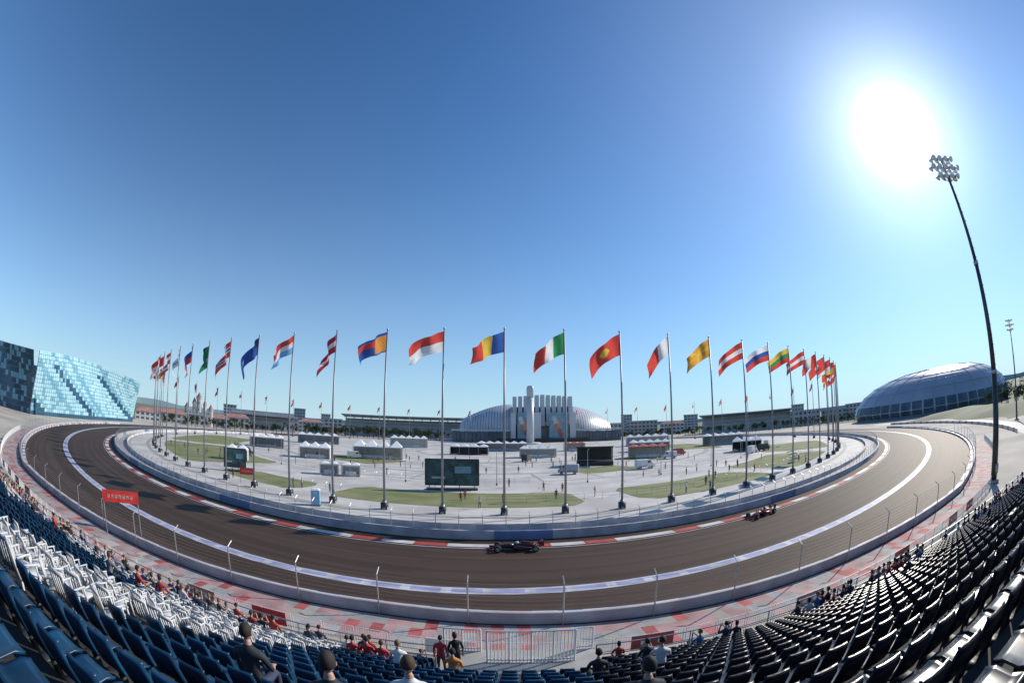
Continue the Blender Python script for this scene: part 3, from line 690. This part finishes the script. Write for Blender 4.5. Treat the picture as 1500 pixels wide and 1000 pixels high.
def van(loc,rz,c='white'):
    e=empty('delivery_van',loc,rz); b=MB()
    prof=[(-2.5,.45),(-2.55,1.2),(-2.5,2.3),(-2.3,2.45),(1.0,2.45),(1.35,2.35),(2.0,1.35),(2.55,1.15),(2.65,.7),(2.6,.45)]
    b.loft([[(x,yy,z_) for x,z_ in prof] for yy in(-1,1)],c); b.obj('body',e)
    b=MB(); b.add([(1.37,-.85,2.28),(1.37,.85,2.28),(2.0,.9,1.42),(2.0,-.9,1.42)],[(0,1,2,3)],'glassdark')
    for s in(-1,1): b.box((.9,s*1.01,1.85),(.9,.02,.6),'glassdark'); b.box((-1,s*1.01,.8),(2.6,.015,.08),'dark')
    o=b.obj('windows',e); o.location=(.02,0,.015)
    b=MB()
    for x in(-1.6,1.7):
        for s in(-1,1): b.cyl((x,s*.78,.36),(x,s*1.03,.36),.36,.36,'black',16); b.cyl((x,s*1.03,.36),(x,s*1.04,.36),.2,.2,'steel',10)
    b.obj('wheels',e)
for l,r_,c in(((79,128,.05),.6,'white'),((86,131,.05),.4,'dark'),((52,138,.05),2.8,'white'),((-52,138,.05),.4,'white'),((60,150,.05),.1,'redsoft'),((100,150,.05),.8,'white'),((-15,120,.05),.3,'white'),((5,150,.05),1.2,'dark'),((35,112,.05),.1,'white'),((-78,110,.05),.6,'dark'),((14,108,.05),2.9,'hazegrey')): van(l,r_,c)

# ---------------------------------------------------------------- stadium (centre)
e=empty('stadium',(20,385,0),0)
def shell(b,x0,x1,ht,dep,k,ribs,fill=.9):
    m=14
    for part in range(ribs):
        f0=part/ribs; f1=(part+fill)/ribs; rings=[]
        for ii in range(3):
            u=f0+(f1-f0)*ii/2; x=x0+(x1-x0)*u; hh=ht*(.55+.45*math.sin(u*math.pi/2)**1.0)*min(1,(u/.06)**.5 if u<.06 else 1); dd=dep*(.45+.55*math.sin(u*math.pi/2))
            rings.append([(x,-dd*math.cos(math.pi*t/m),max(0,hh*math.sin(math.pi*t/m)**.7)) for t in range(m+1)])
        vs=[p for r in rings for p in r]; fs=[]
        for j in range(2):
            for i in range(m): fs.append((j*(m+1)+i,j*(m+1)+i+1,(j+1)*(m+1)+i+1,(j+1)*(m+1)+i))
        b.add(vs,fs,k)
b=MB(); shell(b,-66,-20,32,45,'shellwhite',20,.86); shell(b,66,28,30,45,'shellwhite',18,.86); b.obj('roof_shells',e,True)
b=MB(); shell(b,-64,-20,30,43,'glassdark',1,1); shell(b,64,28,28,43,'glassdark',1,1); b.obj('inner_shell',e,True)
# glazed concourse in front of the shells
b=MB()
for sgn,xa,xb in((-1,-66,-22),(1,30,66)):
    n=14
    for i in range(n):
        x0=xa+(xb-xa)*i/n; x1=xa+(xb-xa)*(i+.88)/n
        b.box(((x0+x1)/2,-47,4.2),(x1-x0,1,8.4-(i%3)*.4),'glassdark'); 
    b.box(((xa+xb)/2,-47.4,9.2),(abs(xb-xa)+2,2.6,1.0),'shellwhite'); b.box(((xa+xb)/2,-46,4),(abs(xb-xa),.8,8),'hazegrey')
b.obj('glazed_concourse',e)
b=MB()
b.box((4,0,14),(50,70,28),'hazegrey')
for i in range(11):
    x=-18+i*4.4; b.box((x,-39,24.5),(3.2,7,22+(3-abs(i-5)*.6)),'shellwhite',rx=-.14)
b.box((4,-41,14.5),(50,2,3),'hazegrey')
b.obj('stand_block',e)
b=MB()
for x,ww,k in((-19,4,'shellwhite'),(-10.5,11,'cyan'),(-1,7,'shellwhite'),(16,15,'cyan'),(27,5,'shellwhite')):
    b.box((x,-48.5,12.0),(ww-.4,1,22),k)
for x in(-11,15): 
    b.box((x,-49.2,13),(4,.4,8),'orange',ry=.4); b.box((x+2.2,-49.22,7),(3.4,.5,5),'redsoft',ry=-.5); b.box((x-2,-49.24,17),(3.4,.5,6),'shellwhite',ry=-.3)
b.box((4,-51,1.5),(70,3,3),'dark'); b.obj('facade_banners',e)
b=MB(); b.cyl((0,0,0),(0,0,32),2.6,2.3,'shellwhite',16)
rr_=[]
for zz,r in((32,2.3),(35,2.5),(38,2.6),(40,2.1),(40.5,.5)): rr_.append([(r*math.cos(2*math.pi*i/16),r*.6*math.sin(2*math.pi*i/16),zz) for i in range(16)])
b.loft(rr_,'shellwhite'); b.cyl((0,0,0),(0,0,1.2),8,7,'cream',24); o=b.obj('torch_monument',None,True,(12.5,300,0))

# ---------------------------------------------------------------- dome arena (right)
e=empty('dome_arena',(283,180,0),RAD(-57.6)); b=MB(); n=48
rings=[]
prof=[(0,1.0),(.15,1.03),(.35,1.0),(.55,.92),(.72,.80),(.85,.64),(.94,.46),(.985,.25),(1.0,.02)]
for hz,rf in prof: rings.append([(66*rf*math.cos(2*math.pi*i/n)+(1-rf)*10,48*rf*math.sin(2*math.pi*i/n),29*hz) for i in range(n)])
b.loft(rings,'domegrey'); b.obj('roof',e,True)
b=MB()
for i in range(n):
    if 24<=i<48:
        t0,t1=2*math.pi*(i+.08)/n,2*math.pi*(i+.92)/n
        for (h0,r0),(h1,r1) in(((.05,1.018),(.15,1.04)),((.17,1.04),(.33,1.012))):
            b.add([(66*r0*math.cos(t0),48*r0*math.sin(t0),29*h0),(66*r0*math.cos(t1),48*r0*math.sin(t1),29*h0),(66*r1*math.cos(t1),48*r1*math.sin(t1),29*h1),(66*r1*math.cos(t0),48*r1*math.sin(t0),29*h1)],[(0,1,2,3)],'glassdark')
b.obj('window_band',e)
b=MB()
for hz,rf in prof[3:7]:
    for i in range(n):
        t0,t1=2*math.pi*i/n,2*math.pi*(i+1)/n; o_=(1-rf)*10; b.cyl((66.3*rf*math.cos(t0)+o_,48.3*rf*math.sin(t0),29*hz+.2),(66.3*rf*math.cos(t1)+o_,48.3*rf*math.sin(t1),29*hz+.2),.18,.18,'hazegrey',4,False)
for i in range(24,49,2):
    t=2*math.pi*i/n
    for (h0,r0),(h1,r1) in zip(prof[2:7],prof[3:8]): b.cyl((66.2*r0*math.cos(t)+(1-r0)*10,48.2*r0*math.sin(t),29*h0+.15),(66.2*r1*math.cos(t)+(1-r1)*10,48.2*r1*math.sin(t),29*h1+.15),.12,.12,'hazegrey',4,False)
b.obj('roof_seams',e)

# ---------------------------------------------------------------- glass skating palace (left)
e=empty('glass_ice_palace',(0,0,0)); A=Vector((-176,78,0)); B=Vector((-210,172,0)); 
def facade(b,A,B,hf,nx,ny,style):
    d=(B-A); nrm=Vector((d.y,-d.x,0)).normalized()
    if nrm.dot(Vector((0,0,0))-A)<0: nrm=-nrm
    def P(u,v,o_=0):
        off=math.sin(u*5.5+v*2.2)*2.2*(.3+v)+ (1-v)*-2+o_
        return A+d*u+nrm*off+Vector((0,0,hf(u)*v))
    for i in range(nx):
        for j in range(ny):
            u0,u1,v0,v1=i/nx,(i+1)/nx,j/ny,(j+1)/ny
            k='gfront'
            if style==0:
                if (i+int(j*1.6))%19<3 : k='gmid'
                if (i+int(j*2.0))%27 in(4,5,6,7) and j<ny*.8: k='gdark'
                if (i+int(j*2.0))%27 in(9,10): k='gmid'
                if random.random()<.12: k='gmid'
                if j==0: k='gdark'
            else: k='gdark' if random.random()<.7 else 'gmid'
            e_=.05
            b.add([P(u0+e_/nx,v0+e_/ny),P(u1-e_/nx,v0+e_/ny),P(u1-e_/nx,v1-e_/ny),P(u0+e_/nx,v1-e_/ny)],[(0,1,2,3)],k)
            b.add([P(u0,v0,-.35),P(u1,v0,-.35),P(u1,v1,-.35),P(u0,v1,-.35)],[(0,1,2,3)],'hazegrey')
b=MB(); facade(b,A,B,lambda u:24.5+3.4*math.sin(u*3.0)-2.5*u,60,16,0); b.obj('glass_wave_facade',e)
C=Vector((-225,52,0)); b=MB(); facade(b,C,A,lambda u:27-3*u,26,12,1); b.obj('dark_glass_facade',e)
b=MB(); back=Vector((-60,20,0)); bk=Vector((-12,2,0))
pts=[C+bk,A+Vector((-12,5,0)),B+bk,B+back,C+back]; 
b.add([(p.x,p.y,0) for p in pts]+[(p.x,p.y,19) for p in pts],[(0,1,6,5),(1,2,7,6),(2,3,8,7),(3,4,9,8),(4,0,5,9),(5,6,7,8,9)],'hazegrey'); b.obj('roof_and_core',e)

# ---------------------------------------------------------------- background buildings
def block(name,c,w_,d_,h_,rz,floors,bays,wall='cream',roof=None,ph=3,flat=True):
    e=empty(name,c,rz); b=MB(); b.box((0,0,h_/2),(w_,d_,h_),wall); b.obj('walls',e)
    b=MB(); fh=h_/floors
    for f in range(floors):
        for i in range(bays):
            b.box((-w_/2+(i+.5)*w_/bays,-d_/2-.03,(f+.55)*fh),(w_/bays*.6,.1,fh*.5),'glassdark')
    b.obj('windows',e); b=MB()
    if roof:
        b.add([(-w_/2-.5,-d_/2-.5,h_),(w_/2+.5,-d_/2-.5,h_),(w_/2+.5,d_/2+.5,h_),(-w_/2-.5,d_/2+.5,h_),(-w_/2+d_*.3,0,h_+ph),(w_/2-d_*.3,0,h_+ph)],[(0,1,5,4),(1,2,5),(2,3,4,5),(3,0,4)],roof)
    else: b.box((0,0,h_+.4),(w_+1,d_+1,.8),'hazegrey')
    b.obj('roof',e); return e
def at(az,D): return (D*math.sin(RAD(az)),D*math.cos(RAD(az)),0)
def grand(name,c,w_,h_,rz):
    e=empty(name,c,rz); b=MB()
    for i in range(10): b.box((0,-8+i*1.6,(1+i)*.5+i*.35),(w_,1.6-.01,(1+i)*1.0+i*.7),'concrete' if i%2 else 'hazegrey')
    b.obj('terraces',e); b=MB()
    n=int(w_/8)
    for i in range(n+1):
        x=-w_/2+i*w_/n; b.cyl((x,10,0),(x,10,h_),.4,.3,'steel',8); b.cyl((x,10,h_-3),(x,-8,h_+.2),.25,.15,'steel',6)
    b.obj('columns',e); b=MB(); b.add([(-w_/2-2,-11,h_+1.4),(w_/2+2,-11,h_+1.4),(w_/2+2,13,h_-.5),(-w_/2-2,13,h_-.5),(-w_/2-2,-11,h_+.6),(w_/2+2,-11,h_+.6),(w_/2+2,13,h_-1.3),(-w_/2-2,13,h_-1.3)],[(0,1,2,3),(4,7,6,5),(0,4,5,1),(1,5,6,2),(2,6,7,3),(3,7,4,0)],'hazegrey'); b.obj('roof',e)
grand('covered_grandstand',at(-14,412),115,18.5,RAD(14)); grand('covered_grandstand',at(31,412),86,15.5,RAD(-31)); grand('covered_grandstand',at(-33,395),60,12,RAD(33))
random.seed(21)
specs=[(-46,340,30,7,'stone','roofred'),(-43,345,24,8,'cream',None),(-39.5,350,26,7,'hazegrey','roofred'),(-36.5,360,22,9,'stone','roofred'),(-30,420,26,13,'cream',None),(-26.5,425,24,10,'hazegrey','roofred'),(-23.5,440,18,14,'cream',None),(12.5,470,30,13,'cream',None),(17,480,34,15,'stone',None),(21,470,26,11,'cream','roofred'),(39,420,30,13,'cream',None),(43,430,26,11,'stone',None),(46,440,20,14,'cream',None),(-49,330,20,6,'cream','roofred'),(-4.5,480,24,14,'stone',None),
 (-37.5,520,16,21,'hazegrey',None),(-28,540,14,24,'hazegrey',None),(-24.5,560,12,20,'cream',None),(15,560,14,24,'hazegrey',None),(23.5,560,18,20,'hazegrey',None),(38,540,16,21,'hazegrey',None)]
for az,D,w_,h_,wl,rf in specs: block('low_building',at(az,D),w_,14,h_,RAD(-az),max(2,int(h_/3.3)),max(4,int(w_/4)),wl,rf)
e=empty('fairytale_castle',at(-41.8,345),RAD(41.8)); b=MB(); b.box((0,0,5),(20,12,10),'stone')
for i in range(7): b.box((-9+i*3,-6.1,10.5),(1.4,.6,1.2),'stone'); b.box((-9+i*3,-6.04,6),(1.0,.2,2.4),'glassdark')
b.obj('castle_walls',e); b=MB()
for x,r,hh in((-10,1.9,12),(-4,1.5,16),(0,2.2,20),(5,1.5,15),(10,1.9,12)):
    b.cyl((x,-2,0),(x,-2,hh),r,r,'stone',14); b.cyl((x,-2,hh),(x,-2,hh+1),r*1.15,r*1.15,'stone',14); b.cyl((x,-2,hh+1),(x,-2,hh+5),r*1.2,.05,'roofred',14)
    for q in range(2): b.box((x,-2-r-.02,hh-3-5*q),(.7,.1,1.4),'glassdark')
b.obj('turrets',e)

# ---------------------------------------------------------------- vegetation
def foliage_mass(name,clumps,leaf,nper):
    V=[];F=[]
    for (x,y,z_,r,hh) in clumps:
        nb=7
        subs=[(x+random.gauss(0,r*.45),y+random.gauss(0,r*.45),z_+hh*random.uniform(-.3,.4),r*random.uniform(.3,.6)) for _ in range(nb)]
        for _ in range(nper):
            sx,sy,sz,sr=random.choice(subs); d=Vector((random.gauss(0,1),random.gauss(0,1),random.gauss(0,1))).normalized()*sr*random.random()**.4
            c=Vector((sx,sy,sz))+d; s=leaf*random.uniform(.5,1.3); a1=Vector((random.gauss(0,1),random.gauss(0,1),random.gauss(0,1))).normalized(); a2=a1.orthogonal().normalized()
            o=len(V); V+=[c+a1*s,c+a2*s*.6,c-a1*s,c-a2*s*.6]; F.append((o,o+1,o+2,o+3))
    me=bpy.data.meshes.new(name); me.from_pydata(V,[],F); me.materials.append(M['leaf'])
    e=empty(name); ob=bpy.data.objects.new('foliage',me); col.objects.link(ob); ob.parent=e
    b=MB()
    for (x,y,z_,r,hh) in clumps:
        b.cyl((x,y,0),(x,y,z_),r*.09,r*.05,'bark',7)
        for q in range(4): b.cyl((x,y,z_*.6),(x+random.uniform(-1,1)*r*.6,y+random.uniform(-1,1)*r*.6,z_+hh*.2),r*.04,r*.015,'bark',5)
    b.obj('trunks_and_limbs',e)
def row(az0,az1,D,n,h0,h1):
    out=[]
    for i in range(n):
        az=az0+(az1-az0)*(i+random.uniform(-.4,.4))/n; hh=random.uniform(h0,h1); x,y,_=at(az,D+random.uniform(-8,12)); out.append((x,y,hh*.62,hh*.42,hh*.5))
    return out
foliage_mass('distant_tree_line',row(-27,-9,362,34,7,11),.55,260)
foliage_mass('distant_tree_line',row(-50,-28,330,30,5,9),.5,200)
foliage_mass('distant_tree_line',row(12,48,375,48,5,9),.6,180)
foliage_mass('distant_tree_line',row(66,78,225,16,8,13),.5,280)
foliage_mass('distant_tree_line',row(-88,-71,150,14,7,12),.4,350)
# low grassy verge right
b=MB(); n=30; sec=[(0,0),(6,1.4),(14,2.4),(30,2.6),(46,0)]
rings=[]
for i in range(n+1):
    t=.8+.5*i/n
    rings.append([pol(214+s*1.0+4*math.sin(i*.4),t,zz*(1+.12*math.sin(i*.9))*min(1,i/5,(n-i)/4+.001)+.012) for s,zz in sec])
vs=[p for r in rings for p in r]; fs=[(j*5+i,j*5+i+1,(j+1)*5+i+1,(j+1)*5+i) for j in range(n) for i in range(4)]
b.add(vs,fs,'grassfar'); b.obj('grass_embankment',None,True)
ringwall('service_road_barrier',203,.6,1.3,120,0,.9,.3,['kerbwhite','pink','kerbwhite'],seg=2)
sheet('service_road',204,211,.5,1.4,60,.02,['plaza2'])
# hills
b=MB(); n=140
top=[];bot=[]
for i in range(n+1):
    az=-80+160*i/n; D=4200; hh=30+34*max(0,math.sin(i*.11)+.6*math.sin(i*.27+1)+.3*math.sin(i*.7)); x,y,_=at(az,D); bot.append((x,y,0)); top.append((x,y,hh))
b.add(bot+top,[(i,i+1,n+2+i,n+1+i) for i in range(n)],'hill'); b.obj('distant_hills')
